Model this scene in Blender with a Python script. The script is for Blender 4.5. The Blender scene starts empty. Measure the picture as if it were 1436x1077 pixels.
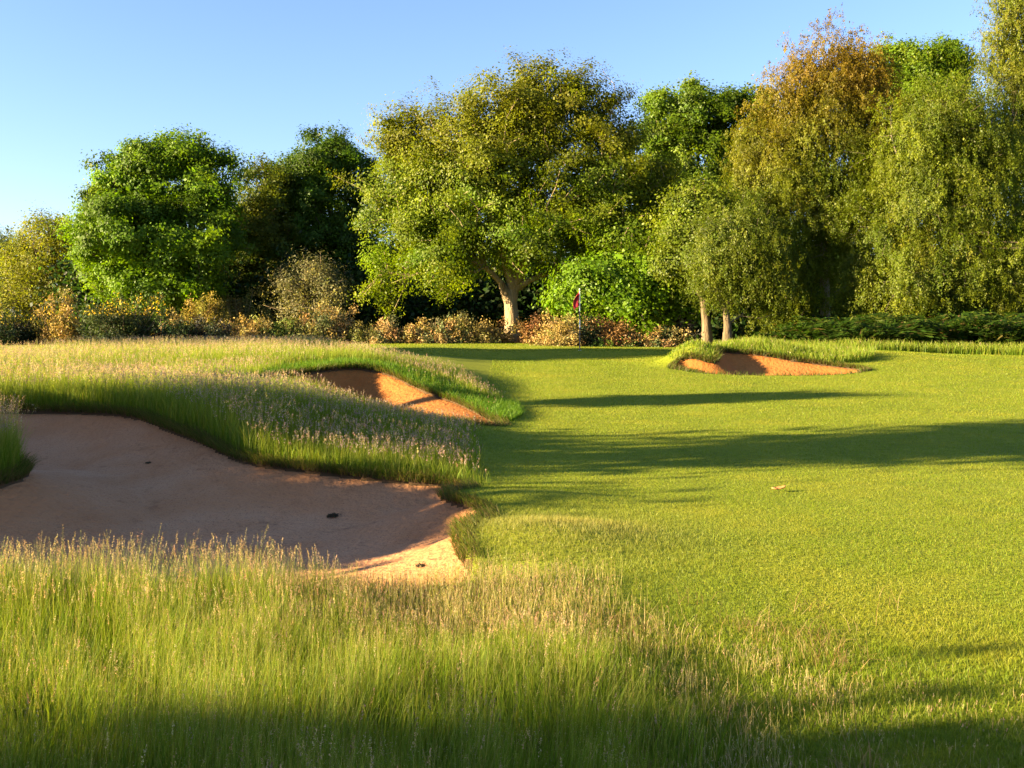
import bpy, math, random
import numpy as np
from mathutils import Vector
rng = np.random.default_rng(11)
random.seed(11)
S = bpy.context.scene
COL = S.collection
F, CX, HY, H = 1400.0, 718.0, 460.0, 1.7       # focal length in photo pixels, principal column, horizon row, eye height

def at(px, py, Y):
    """a point of the photograph placed at the real distance Y"""
    return np.array([(px - CX) / F * Y, Y, H - (py - HY) / F * Y])

def sstep(a, b, x):
    t = np.clip((x - a) / (b - a), 0, 1)
    return t * t * (3 - 2 * t)

# ------------------------------------------------------------------ noise
_ph = rng.uniform(0, 6.28, (24, 2)); _an = rng.uniform(0, 6.28, 24)
def wav(x, y, scale, n=8, off=0):
    r = 0
    for i in range(n):
        k = (off + i) % 24
        f = (0.7 + 0.75 * (i % 4)) / scale
        r = r + np.sin((x * math.cos(_an[k]) + y * math.sin(_an[k])) * f * 2.2 + _ph[k, 0] + np.sin((x * math.sin(_an[k]) - y * math.cos(_an[k])) * f + _ph[k, 1]))
    return r / n

# ------------------------------------------------------------------ terrain
RY = np.array([-50, 0, 10, 12, 14, 17, 20, 24, 28, 31.5, 35, 42, 48, 60, 2000.])
RZ = np.array([0, 0, 0, 0.0, .03, .08, .16, .34, .58, .73, .85, .93, 1.0, 1.0, 1.0])
LZ = np.array([0, 0, .06, .25, .54, .67, .75, .88, .94, .97, .97, .98, 1.0, 1.0, 1.0])
def gauss(x, y, cx, cy, sx, sy):
    return np.exp(-((x - cx) / sx) ** 2 - ((y - cy) / sy) ** 2)
def B(x, y):
    x = np.asarray(x, float); y = np.asarray(y, float)
    w = sstep(0.4, -4.0, x)
    z = np.interp(y, RY, RZ) * (1 - w) + np.interp(y, RY, LZ) * w
    z = z + .38 * gauss(x, y, -7.0, 9.8, 2.6, 1.3)
    z = z + .50 * gauss(x, y, 6.9, 29.9, 1.9, 1.7) + .50 * gauss(x, y, 5.25, 28.75, .75, .85)
    z = z + .20 * gauss(x, y, 11.5, 32, 3.0, 2.5)
    z = z + .13 * gauss(x, y, .15, 8.0, .9, .6) + .10 * gauss(x, y, .1, 9.9, .9, .5)
    z = z + .10 * gauss(x, y, -3.0, 21.6, 1.5, 1.3)
    z = z + .025 * wav(x, y, 3.0) * sstep(60, 20, np.abs(y)) + .05 * wav(x, y, 9.0, 5, 9) * sstep(4, 14, y)
    return z

def smooth_poly(p, it=2):
    p = np.array(p, float)
    for _ in range(it):
        q = np.roll(p, -1, 0)
        p = np.stack([.75 * p + .25 * q, .25 * p + .75 * q], 1).reshape(-1, 2)
    return p

def sdist(poly, x, y):
    """signed distance, positive inside"""
    x = np.asarray(x, float).ravel(); y = np.asarray(y, float).ravel()
    out = np.full(x.shape, -9.0)
    m = (x > poly[:, 0].min() - 2) & (x < poly[:, 0].max() + 2) & (y > poly[:, 1].min() - 2) & (y < poly[:, 1].max() + 2)
    if not m.any():
        return out
    xs, ys = x[m], y[m]
    d = np.full(xs.shape, 1e9); ins = np.zeros(xs.shape, bool)
    for a, b in zip(poly, np.roll(poly, -1, 0)):
        e = b - a
        t = np.clip(((xs - a[0]) * e[0] + (ys - a[1]) * e[1]) / (e @ e), 0, 1)
        d = np.minimum(d, (xs - a[0] - t * e[0]) ** 2 + (ys - a[1] - t * e[1]) ** 2)
        if a[1] != b[1]:
            c = (a[1] > ys) != (b[1] > ys)
            ins ^= c & (xs < (b[0] - a[0]) * (ys - a[1]) / (b[1] - a[1]) + a[0])
    out[m] = np.where(ins, 1, -1) * np.sqrt(d)
    return out

P1 = smooth_poly([(-9.5, 13.9), (-7.0, 14.4), (-5.4, 14.0), (-4.55, 13.1), (-3.75, 12.3), (-3.05, 11.4), (-2.4, 11.25), (-1.7, 11.05), (-1.2, 10.95),
                  (-.55, 10.85), (-.42, 10.4), (-.72, 10.05), (-.68, 9.75), (-.38, 9.5), (-.22, 9.1), (-.42, 8.5), (-.46, 7.9), (-.38, 7.4), (-.26, 7.0),
                  (-.34, 6.65), (-.7, 6.4), (-1.3, 6.4), (-2.4, 6.3), (-3.4, 6.4), (-5.2, 6.9), (-7, 7.6), (-7.2, 8.4), (-6.2, 8.85), (-5.3, 9.05),
                  (-4.9, 9.4), (-4.85, 9.9), (-5.05, 10.5), (-5.8, 11.0), (-8.5, 11.6)])
P2 = smooth_poly([(-5.0, 18.2), (-4.8, 19.7), (-3.9, 20.9), (-3.0, 21.4), (-2.4, 20.9), (-1.95, 20.2), (-1.5, 19.6), (-1.05, 19.1), (-.65, 18.0), (-.35, 17.1), (-.12, 16.6),
                  (-.25, 16.2), (-.7, 16.0), (-1.5, 15.9), (-2.6, 16.3), (-3.8, 17.2)])
P3 = smooth_poly([(4.4, 27.7), (4.65, 28.15), (5.0, 28.1), (5.55, 27.75), (5.85, 28.0), (5.95, 28.7), (6.3, 29.0), (7.0, 28.9), (7.9, 28.6), (8.7, 28.5), (9.35, 28.0), (9.75, 27.4),
                  (9.5, 26.9), (8.6, 26.3), (7.4, 26.1), (6.2, 26.2), (5.2, 26.7), (4.5, 27.6)])
BUNKERS = [P1, P2, P3]
def sand_z(i, x, y, d):
    b = B(x, y)
    if i == 0:
        w = 1.0 + 1.9 * sstep(-2.0, -5.0, x) * sstep(9.5, 12, y) + .5 * sstep(9, 7, y)
        fl = -.30 + .10 * sstep(9, 12, y) + .10 * sstep(-5, -8, x)
        w = w + .6 * sstep(-2, -4, x)
    elif i == 1:
        w = np.full_like(x, 1.5); fl = np.full_like(x, .0)
    else:
        w = np.full_like(x, 2.0); fl = np.full_like(x, .0)
        w = w * (.5 + .5 * sstep(26.2, 27.6, y))
    t = np.clip(d / w, 0, 1)
    t = t * (2 - t) * .75 + .25 * sstep(0, 1, t)
    z = (b - .07) * (1 - t) + np.minimum(fl, b - .1) * t
    z = z + (.012 * wav(x, y, .5, 8) + .02 * wav(x, y, 1.3, 6, 7)) * sstep(0, .5, d)
    return z

def outside(x, y):
    return np.maximum.reduce([sdist(p, x, y) for p in BUNKERS])

# ------------------------------------------------------------------ mesh helpers
def mesh_from(name, co, faces_idx, nper, col=None, smooth=False):
    me = bpy.data.meshes.new(name)
    n = len(co); k = len(faces_idx) // nper
    me.vertices.add(n); me.vertices.foreach_set('co', np.ascontiguousarray(co, np.float32).ravel())
    me.loops.add(len(faces_idx)); me.loops.foreach_set('vertex_index', np.ascontiguousarray(faces_idx, np.int32))
    me.polygons.add(k); me.polygons.foreach_set('loop_start', np.arange(0, k * nper, nper, dtype=np.int32))
    if smooth:
        me.polygons.foreach_set('use_smooth', np.ones(k, bool))
    me.update(calc_edges=True)
    if col is not None:
        a = me.color_attributes.new('Col', 'FLOAT_COLOR', 'POINT')
        c = np.ones((n, 4), np.float32); c[:, :3] = col
        a.data.foreach_set('color', c.ravel())
    return me

def link(name, me, mat, parent=None):
    o = bpy.data.objects.new(name, me); COL.objects.link(o)
    if mat: me.materials.append(mat)
    if parent: o.parent = parent
    return o

def tag(o, label=None, cat=None, group=None, kind=None):
    if label: o['label'] = label
    if cat: o['category'] = cat
    if group: o['group'] = group
    if kind: o['kind'] = kind
    return o

def empty(name, loc):
    o = bpy.data.objects.new(name, None); COL.objects.link(o); o.location = loc; o.empty_display_size = .2
    return o

def unit(v):
    return v / np.maximum(np.linalg.norm(v, axis=-1, keepdims=True), 1e-9)

def leaf_cards(c, nrm, axis, ln, wd, col):
    """four cornered leaves: c centre, nrm normal, axis long direction"""
    axis = unit(axis - nrm * (axis * nrm).sum(1, keepdims=True))
    side = np.cross(nrm, axis)
    ln = ln[:, None]; wd = wd[:, None]
    v = np.stack([c - axis * ln * .5, c + side * wd * .5 - axis * ln * .05, c + axis * ln * .5, c - side * wd * .5 - axis * ln * .05], 1)
    return v.reshape(-1, 3), np.repeat(col, 4, 0)

def rand_unit(n):
    return unit(rng.normal(size=(n, 3)))

# ------------------------------------------------------------------ materials
def nodes(name):
    m = bpy.data.materials.new(name); m.use_nodes = True
    nt = m.node_tree; nt.nodes.clear()
    return m, nt, nt.nodes.new, nt.links.new

def leaf_mat(name, trans=.45, gloss=.012, rough=.5, tint=(1.1, 1.1, .5)):
    m, nt, N, L = nodes(name)
    o = N('ShaderNodeOutputMaterial'); at_ = N('ShaderNodeAttribute'); at_.attribute_name = 'Col'
    d = N('ShaderNodeBsdfDiffuse'); t = N('ShaderNodeBsdfTranslucent'); g = N('ShaderNodeBsdfGlossy'); g.inputs['Roughness'].default_value = rough
    mx = N('ShaderNodeMixShader'); mx.inputs[0].default_value = trans
    mu = N('ShaderNodeVectorMath'); mu.operation = 'MULTIPLY'; mu.inputs[1].default_value = tint
    L(at_.outputs['Color'], d.inputs['Color']); L(at_.outputs['Color'], mu.inputs[0]); L(mu.outputs[0], t.inputs['Color'])
    L(d.outputs[0], mx.inputs[1]); L(t.outputs[0], mx.inputs[2])
    m2 = N('ShaderNodeMixShader'); m2.inputs[0].default_value = gloss
    L(mx.outputs[0], m2.inputs[1]); L(g.outputs[0], m2.inputs[2]); L(m2.outputs[0], o.inputs['Surface'])
    return m

def ramp(nt, stops):
    r = nt.nodes.new('ShaderNodeValToRGB'); e = r.color_ramp.elements
    e[0].position, e[0].color = stops[0][0], (*stops[0][1], 1)
    e[1].position, e[1].color = stops[-1][0], (*stops[-1][1], 1)
    for p, c in stops[1:-1]:
        x = e.new(p); x.color = (*c, 1)
    return r

def noise_mat(name, stops, scale=4., detail=6., rough=.95, bump=.3, bscale=None, stretch=(1, 1, 1), dist=.02, second=None, soil=None, soilr=(.88, .62), grit=None):
    m, nt, N, L = nodes(name)
    o = N('ShaderNodeOutputMaterial'); p = N('ShaderNodeBsdfPrincipled'); p.inputs['Roughness'].default_value = rough
    p.inputs['Specular IOR Level'].default_value = .15
    g = N('ShaderNodeNewGeometry'); mp = N('ShaderNodeMapping'); mp.inputs['Scale'].default_value = stretch
    L(g.outputs['Position'], mp.inputs['Vector'])
    n = N('ShaderNodeTexNoise'); n.inputs['Scale'].default_value = scale; n.inputs['Detail'].default_value = detail; n.inputs['Roughness'].default_value = .65
    L(mp.outputs[0], n.inputs['Vector'])
    r = ramp(nt, stops); L(n.outputs['Fac'], r.inputs[0])
    c = r.outputs['Color']
    if second:
        n2 = N('ShaderNodeTexNoise'); n2.inputs['Scale'].default_value = second[0]; n2.inputs['Detail'].default_value = 4
        L(mp.outputs[0], n2.inputs['Vector'])
        r2 = ramp(nt, second[1]); L(n2.outputs['Fac'], r2.inputs[0])
        mx = N('ShaderNodeMixRGB'); mx.blend_type = 'MULTIPLY'; mx.inputs[0].default_value = 1
        L(c, mx.inputs[1]); L(r2.outputs['Color'], mx.inputs[2]); c = mx.outputs[0]
    if grit:
        ng = N('ShaderNodeTexNoise'); ng.inputs['Scale'].default_value = grit[0]; ng.inputs['Detail'].default_value = 9; ng.inputs['Roughness'].default_value = .8
        L(mp.outputs[0], ng.inputs['Vector'])
        rg = ramp(nt, [(.56, (1, 1, 1)), (.66, grit[1])]); L(ng.outputs['Fac'], rg.inputs[0])
        mg = N('ShaderNodeMixRGB'); mg.blend_type = 'MULTIPLY'; mg.inputs[0].default_value = 1; L(c, mg.inputs[1]); L(rg.outputs['Color'], mg.inputs[2]); c = mg.outputs[0]
    if soil:
        sx = N('ShaderNodeSeparateXYZ'); L(g.outputs['True Normal'], sx.inputs[0])
        mr = N('ShaderNodeMapRange'); mr.inputs[1].default_value = soilr[0]; mr.inputs[2].default_value = soilr[1]; L(sx.outputs[2], mr.inputs[0])
        ms = N('ShaderNodeMixRGB'); L(mr.outputs[0], ms.inputs[0]); L(c, ms.inputs[1]); ms.inputs[2].default_value = (*soil, 1); c = ms.outputs[0]
    L(c, p.inputs['Base Color'])
    nb = N('ShaderNodeTexNoise'); nb.inputs['Scale'].default_value = bscale or scale * 4; nb.inputs['Detail'].default_value = 6
    L(mp.outputs[0], nb.inputs['Vector'])
    b = N('ShaderNodeBump'); b.inputs['Strength'].default_value = bump; b.inputs['Distance'].default_value = dist
    L(nb.outputs['Fac'], b.inputs['Height']); L(b.outputs[0], p.inputs['Normal'])
    L(p.outputs[0], o.inputs['Surface'])
    return m

M_TURF = noise_mat('turf', [(.3, (.12, .15, .006)), (.5, (.165, .19, .008)), (.7, (.21, .22, .012))], scale=.6, detail=8, bump=.8, bscale=30, dist=.02, soil=(.075, .045, .02),
                   second=(9., [(.3, (.75, .8, .7)), (.7, (1.15, 1.1, 1.1))]))
M_SAND = noise_mat('bunker_sand', [(.3, (.355, .155, .058)), (.5, (.405, .20, .088)), (.72, (.43, .235, .115))], scale=1.1, detail=9, bump=.9, bscale=14, dist=.045, soil=(.35, .155, .06), soilr=(.99, .90), grit=(2.6, (.62, .6, .6)),
                   second=(60., [(.33, (.45, .43, .42)), (.42, (1, 1, 1)), (.7, (1.08, 1.06, 1.04))]))
M_ORANGE = noise_mat('orange_sand', [(.3, (.24, .085, .018)), (.5, (.285, .105, .024)), (.72, (.32, .13, .034))], scale=1.1, detail=9, bump=.8, bscale=12, dist=.05)
M_BARK = noise_mat('oak_bark', [(.3, (.15, .105, .055)), (.55, (.29, .22, .125)), (.75, (.36, .28, .17))], scale=2.0, bump=1.0, bscale=9, stretch=(1.6, 1.6, .35), dist=.08)
M_GREYBARK = noise_mat('grey_bark', [(.3, (.045, .036, .02)), (.5, (.125, .092, .052)), (.75, (.19, .145, .09))], scale=2.4, bump=1.0, bscale=9, stretch=(1.6, 1.6, .4), dist=.06)
M_DARKBARK = noise_mat('dark_bark', [(.3, (.05, .04, .028)), (.7, (.14, .11, .075))], scale=2.0, bump=.9, bscale=9, stretch=(1.6, 1.6, .35), dist=.06)
M_BIRCH = noise_mat('birch_bark', [(.36, (.06, .045, .035)), (.46, (.30, .24, .17)), (.7, (.44, .37, .28))], scale=1.6, bump=.7, bscale=7, stretch=(.8, .8, 2.2), dist=.04)
M_TWIG = noise_mat('dry_twig', [(.3, (.12, .085, .05)), (.7, (.26, .19, .11))], scale=5, bump=.4)
M_LEAF = leaf_mat('leaf', trans=.52)
M_GRASS = leaf_mat('grass_blade', trans=.5, gloss=.01, rough=.5, tint=(1.1, 1.05, .5))
M_GORSE = leaf_mat('gorse_spines', trans=.25, gloss=.01)

# ------------------------------------------------------------------ ground sheet
def axis(dense, lo, hi, g=1.28):
    a, b = dense[0], dense[-1]
    left = []; s = dense[1] - dense[0]; v = a
    while v > lo:
        s *= g; v -= s; left.append(v)
    right = []; s = dense[-1] - dense[-2]; v = b
    while v < hi:
        s *= g; v += s; right.append(v)
    return np.array(left[::-1] + list(dense) + right)

xs = axis(np.concatenate([np.arange(-10, 1.0, .06), np.arange(1.0, 10.6, .1)]), -900, 900)
ys = axis(np.concatenate([np.arange(2.0, 14.8, .06), np.arange(14.8, 30.5, .1), np.arange(30.5, 62, .6)]), -900, 1600)
gx, gy = np.meshgrid(xs, ys)
gz = B(gx, gy)
for i, p in enumerate(BUNKERS):
    d = sdist(p, gx, gy).reshape(gx.shape)
    sz = sand_z(i, gx, gy, np.maximum(d, 0))
    gz = np.where(d > 0, np.minimum(gz, sz) - .25, gz)
nx, ny = len(xs), len(ys)
idx = np.arange(nx * ny).reshape(ny, nx)
quads = np.stack([idx[:-1, :-1], idx[:-1, 1:], idx[1:, 1:], idx[1:, :-1]], -1).reshape(-1)
g = link('ground', mesh_from('ground', np.stack([gx, gy, gz], -1).reshape(-1, 3), quads, 4, smooth=True), M_TURF)
tag(g, 'mown green fairway turf rolling up to the putting green', 'ground', kind='structure')

BL = ['large shaded sand bunker in the left foreground below the grass bank', 'small orange sand bunker cut into the grassy bank beyond the large one',
      'half shaded bunker under a grassy mound at right of the flag']
for i, p in enumerate(BUNKERS):
    st = .05 if i == 0 else .07
    x_, y_ = np.meshgrid(np.arange(p[:, 0].min() - .3, p[:, 0].max() + .3, st), np.arange(p[:, 1].min() - .3, p[:, 1].max() + .3, st))
    d = sdist(p, x_, y_).reshape(x_.shape)
    z_ = sand_z(i, x_, y_, np.maximum(d, 0))
    idx = np.arange(x_.size).reshape(x_.shape)
    q = np.stack([idx[:-1, :-1], idx[:-1, 1:], idx[1:, 1:], idx[1:, :-1]], -1).reshape(-1, 4)
    q = q[(d.ravel()[q] > -.12).all(1)]
    used = np.unique(q); rm = np.full(x_.size, -1); rm[used] = np.arange(len(used))
    o = link('bunker_sand', mesh_from('bunker_sand', np.stack([x_, y_, z_], -1).reshape(-1, 3)[used], rm[q].ravel(), 4, smooth=True), M_SAND if i == 0 else M_ORANGE)
    tag(o, BL[i], 'sand bunker', kind='structure')

# ------------------------------------------------------------------ grass
def ribbons(x, y, z, h, w, lean, levels, c0, c1, twist=None):
    """tapered grass blades; returns verts, quad indices, colours, tips"""
    n = len(x); K = levels
    az = rng.uniform(0, 6.283, n); la = rng.uniform(0, 6.283, n) if twist is None else twist
    side = np.stack([np.cos(az), np.sin(az), np.zeros(n)], 1)
    ld = np.stack([np.cos(la), np.sin(la), np.zeros(n)], 1)
    base = np.stack([x, y, z], 1)
    V = np.zeros((n, K + 1, 2, 3)); C = np.zeros((n, K + 1, 2, 3))
    for k in range(K + 1):
        t = k / K
        c = base + ld * (lean * h * t ** 2)[:, None]
        c[:, 2] += h * t * (1 - .35 * lean * lean * t)
        ww = (w * (1 - .85 * t ** 1.5) * .5)[:, None]
        V[:, k, 0] = c - side * ww; V[:, k, 1] = c + side * ww
        cc = c0 * (1 - t) + c1 * t
        C[:, k, 0] = cc; C[:, k, 1] = cc
    tips = c
    b = (np.arange(n) * (K + 1) * 2)[:, None] + (np.arange(K) * 2)[None, :]
    q = np.stack([b, b + 1, b + 3, b + 2], -1).reshape(-1)
    return V.reshape(-1, 3), q, C.reshape(-1, 3), tips, ld

def pick(cols, n, jit=.16):
    w = np.array([c[1] for c in cols], float)
    a = np.array([c[0] for c in cols])[rng.choice(len(cols), n, p=w / w.sum())]
    return np.clip(a * rng.normal(1, jit, (n, 1)) * rng.normal(1, jit * .4, (n, 3)), .003, .9)

def heads(tips, ld, h, ln, col, per, size, spread=.2):
    n = len(tips)
    t = rng.uniform(0, 1, (n, per))
    p = tips[:, None, :] - np.array([0, 0, 1.]) * (t * ln[:, None])[..., None] - ld[:, None, :] * (t * ln[:, None] * .25)[..., None]
    sp = (.1 + .9 * np.sin(np.clip(t, .03, 1) * 2.9)) * ln[:, None] * spread
    p = p + rng.normal(size=(n, per, 3)) * sp[..., None] * np.array([.5, .5, .25])
    p = p.reshape(-1, 3); m = len(p)
    ax = unit(rng.normal(size=(m, 3)) * .5 + np.array([0, 0, 1.]))
    v, c = leaf_cards(p, rand_unit(m), ax, size * rng.uniform(.7, 1.4, m), size * .4 * rng.uniform(.7, 1.3, m), np.repeat(col, per, 0))
    return v, np.arange(m * 4), c

def join(parts):
    V = []; Q = []; C = []; o = 0
    for v, q, c in parts:
        V.append(v); Q.append(q + o); C.append(c); o += len(v)
    return np.concatenate(V), np.concatenate(Q), np.concatenate(C)

def grass_obj(name, parts, label, cat='grass'):
    v, q, c = join(parts)
    o = link(name, mesh_from(name, v, q, 4, c), M_GRASS)
    return tag(o, label, cat, kind='stuff')

def scatter(n, x0, x1, y0, y1, prob, ypow=None):
    """n tries in the box; keep with probability prob(x,y)"""
    x = rng.uniform(x0, x1, n)
    if ypow:
        u = rng.uniform(0, 1, n)
        y = (y0 ** (1 - ypow) + u * (y1 ** (1 - ypow) - y0 ** (1 - ypow))) ** (1 / (1 - ypow))
    else:
        y = rng.uniform(y0, y1, n)
    k = rng.uniform(0, 1, n) < prob(x, y)
    return x[k], y[k]

def in_view(x, y, m=1.08):
    return (np.abs(x) < .515 * y * m + .8)

def foreground_edge(y):          # right hand edge of the tall foreground grass
    return np.interp(y, [2, 3.4, 4.0, 5.0, 6.0, 6.6, 7.0], [.75, .68, .62, .55, .5, .45, .4])

G_GREEN = [((.085, .16, .007), 4), ((.125, .21, .008), 4), ((.18, .24, .014), 2), ((.23, .22, .03), 1)]
G_PALE = [((.22, .28, .03), 4), ((.32, .34, .06), 4), ((.40, .36, .10), 3)]
G_HEAD = [((.42, .28, .17), 4), ((.48, .35, .22), 3), ((.34, .21, .15), 3), ((.52, .42, .24), 1)]
G_STRAW = [((.38, .29, .12), 3), ((.45, .36, .17), 3), ((.28, .24, .08), 2)]

# --- tall foreground grass
def fg_prob(x, y):
    d = outside(x, y)
    e = foreground_edge(y)
    edge = sstep(.25, -.35, x - e + .25 * wav(x, y, .8))
    far = sstep(-.08, -.25, d)
    return edge * far * in_view(x, y) * (.3 + .7 * sstep(-.4, .3, wav(x, y, .45, 8, 5)))
def fg_height(x, y):
    h = .335 + .07 * wav(x, y, 1.2, 6, 3) + .07 * wav(x, y, .35, 8, 12)
    h = h * (1 - .72 * sstep(-1.45, -.6, x + .25 * wav(x, y, .5)) * sstep(4.3, 5.8, y + .45 * wav(x, y, .55, 8, 4)))
    return h * (1 - .4 * sstep(-.3, .9, x))
parts = []
x, y = scatter(200000, -4.4, 1.5, 2.6, 6.8, fg_prob, 1.2)
n = len(x); h = fg_height(x, y) * rng.uniform(.35, .95, n)
v, q, c, t, l = ribbons(x, y, B(x, y) - .01, h, rng.uniform(.0016, .0036, n), rng.uniform(.03, .42, n) + .8 * sstep(.15, .7, wav(x, y, .4, 8, 9)) * rng.uniform(.3, 1, n), 3, pick(G_GREEN, n), pick(G_GREEN[1:] + G_PALE[:1], n),
                        3.5 * wav(x, y, .6, 6, 15) + rng.normal(0, .8, n))
parts.append((v, q, c))
x, y = scatter(23000, -4.4, 1.5, 2.6, 6.8, lambda x, y: fg_prob(x, y) * (.07 + .93 * sstep(4.7, 5.7, y)), 0.95)
n = len(x); h = fg_height(x, y) * rng.uniform(.8, 1.35, n)
v, q, c, t, l = ribbons(x, y, B(x, y) - .01, h, np.full(n, .0026), rng.uniform(.0, .22, n), 3, pick(G_GREEN, n), pick(G_PALE, n))
parts.append((v, q, c)); parts.append(heads(t, l, h, h * rng.uniform(.14, .26, n), pick(G_HEAD, n, .2), 24, .0068, .10))
# thin pale stems with fine open panicles all through the patch
x, y = scatter(33000, -4.4, 1.5, 2.6, 6.8, fg_prob, 1.2)
n = len(x); h = fg_height(x, y) * rng.uniform(.7, 1.2, n)
v, q, c, t, l = ribbons(x, y, B(x, y) - .01, h, np.full(n, .0016), rng.uniform(.0, .28, n), 3, pick(G_GREEN[2:] + G_PALE[:1], n), pick(G_PALE + G_STRAW[:1], n))
parts.append((v, q, c)); parts.append(heads(t, l, h, h * rng.uniform(.2, .35, n), pick(G_PALE + G_HEAD[:2], n, .2), 10, .0042, .22))
# brown thatch lying low
x, y = scatter(26000, -3.9, 2.4, 2.6, 6.4, lambda x, y: in_view(x, y) * (outside(x, y) < -.1) * sstep(.1, .5, wav(x, y, .5, 8, 13)), 1.1)
n = len(x); h = rng.uniform(.06, .2, n)
v, q, c, t, l = ribbons(x, y, B(x, y), h, rng.uniform(.002, .004, n), rng.uniform(.5, 1.3, n), 2, pick([((.16, .10, .04), 2), ((.26, .18, .07), 2)], n), pick([((.24, .16, .06), 2), ((.36, .27, .11), 2)], n))
parts.append((v, q, c))
# sparse wiry stems that lean over the near sand lip
x, y = scatter(17000, -1.7, 1.1, 4.7, 7.0, lambda x, y: sstep(7.1, 6.2, y + .15 * wav(x, y, .5)) * sstep(4.6, 5.8, y + .5 * wav(x, y, .6)) * sstep(.95, -.1, x + .35 * wav(x, y, .5, 8, 7)) * (sdist(P1, x, y) < .35), None)
n = len(x); h = rng.uniform(.06, .22, n)
zz = np.where(sdist(P1, x, y) > 0, sand_z(0, x, y, np.maximum(sdist(P1, x, y), 0)), B(x, y))
v, q, c, t, l = ribbons(x, y, zz - .01, h, rng.uniform(.002, .0035, n), rng.uniform(.0, .35, n), 3, pick(G_GREEN[2:] + G_STRAW, n), pick(G_STRAW + G_PALE, n))
parts.append((v, q, c)); k = rng.uniform(0, 1, n) < .6; parts.append(heads(t[k], l[k], h[k], h[k] * .25, pick(G_STRAW + G_HEAD, k.sum(), .2), 9, .007))
grass_obj('tall_grass', parts, 'tall seeding meadow grass in front of the large bunker')

# --- dry straw coloured grass to the right of it
def dry_prob(x, y):
    e = foreground_edge(y)
    d = x - e
    far = np.interp(x, [.4, 1.0, 2.0, 3.0], [6.6, 5.7, 4.8, 4.4])
    return sstep(-.3, .1, d) * sstep(.5, -.4, y - far + .3 * wav(x, y, .6)) * in_view(x, y) * (.25 + .75 * sstep(.0, .45, wav(x, y, .5, 8, 2)))
parts = []
x, y = scatter(40000, .2, 4.0, 2.8, 7.0, dry_prob, 1.1)
n = len(x); h = rng.uniform(.03, .12, n) * (1 - .45 * sstep(.8, 2.0, x))
v, q, c, t, l = ribbons(x, y, B(x, y) - .01, h, rng.uniform(.002, .004, n), rng.uniform(.0, .5, n), 3, pick(G_GREEN[1:] + G_STRAW, n), pick(G_STRAW, n))
parts.append((v, q, c)); k = rng.uniform(0, 1, n) < .3; parts.append(heads(t[k], l[k], h[k], h[k] * .3, pick(G_STRAW + G_HEAD, k.sum(), .2), 8, .007))
grass_obj('dry_grass', parts, 'straw coloured dry grass along the near edge of the fairway')

# --- bank of tall grass on the left
def bank_edge(y):
    return np.interp(y, [10.5, 11, 13, 15.5, 18, 20, 22, 24, 26, 28], [-.35, -.45, -.5, -.6, -.15, -.3, -.5, -1.0, -2.2, -4])
def bank_prob(x, y):
    d = outside(x, y)
    f = sstep(.2, -.25, x - bank_edge(y) + .2 * wav(x, y, .9)) * sstep(-.05, -.2, d)
    f = f * np.where(y > 26, sstep(-5.8, -6.6, x + .6 * wav(x, y, 1.5)), 1.) * np.where((x < -4.3) & (y < 11.6), 0, 1)
    lush = lush_mask(x, y)
    return f * (1 - .93 * lush) * in_view(x, y, 1.15)
def lush_mask(x, y):
    d2 = sdist(P2, x, y)
    return sstep(-1.35, -1.0, d2 + .25 * wav(x, y, .8)) * (y > 17.0 + .0 * x) * (x > -4.9)
def bank_h(x, y):
    h = .50 + .10 * wav(x, y, 2.2, 6, 4)
    h = h * (1 - .40 * sstep(-3.6, -2.2, x) - .2 * sstep(-1.2, -.3, x)) * (1 - .42 * sstep(13.6, 15.4, y) * sstep(19, 17, y) * sstep(-6.0, -4.6, x))
    h = h * (1 - .45 * sstep(16.4, 17.4, y) * sstep(21.8, 20.8, y) * sstep(-9, -7.5, x) * (x < -4))
    return h * np.where(y > 21, .8, 1)
HEADP = [((.37, .25, .21), 4), ((.43, .31, .25), 3), ((.30, .20, .19), 3), ((.52, .42, .24), 1)]
parts = []
x, y = scatter(330000, -13, 0.2, 10.6, 36, bank_prob, 1.5)
n = len(x); h = bank_h(x, y) * rng.uniform(.4, .95, n)
v, q, c, t, l = ribbons(x, y, B(x, y) - .01, h, rng.uniform(.0035, .007, n) * (.5 + y / 20), rng.uniform(.05, .5, n), 2, pick(G_GREEN, n), pick(G_GREEN[1:] + G_PALE[:2], n))
parts.append((v, q, c))
x, y = scatter(40000, -13, 0.2, 10.6, 36, bank_prob, 1.5)
n = len(x); h = bank_h(x, y) * rng.uniform(.8, 1.3, n)
v, q, c, t, l = ribbons(x, y, B(x, y) - .01, h, .0034 * (.5 + y / 18), rng.uniform(.0, .2, n), 2, pick(G_GREEN[1:], n), pick(G_PALE, n))
parts.append((v, q, c)); parts.append(heads(t, l, h, h * rng.uniform(.16, .28, n), pick(HEADP, n, .2), 7, .021))
grass_obj('tall_grass', parts, 'bank of long purple headed grass above the large bunker')

# --- lush short grass round the lip of the middle bunker
parts = []
x, y = scatter(90000, -6.2, .3, 15.6, 24, lambda x, y: lush_mask(x, y) * sstep(.02, -.05, outside(x, y)) * (x < bank_edge(y) + .35), None)
n = len(x); h = rng.uniform(.07, .2, n)
v, q, c, t, l = ribbons(x, y, B(x, y) - .01, h, rng.uniform(.008, .016, n), rng.uniform(.2, .9, n), 2, pick(G_GREEN[:2], n), pick([((.07, .16, .012), 3), ((.11, .2, .02), 2)], n))
parts.append((v, q, c))
grass_obj('lip_grass', parts, 'lush short green grass hanging over the small orange bunker lip')

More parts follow.
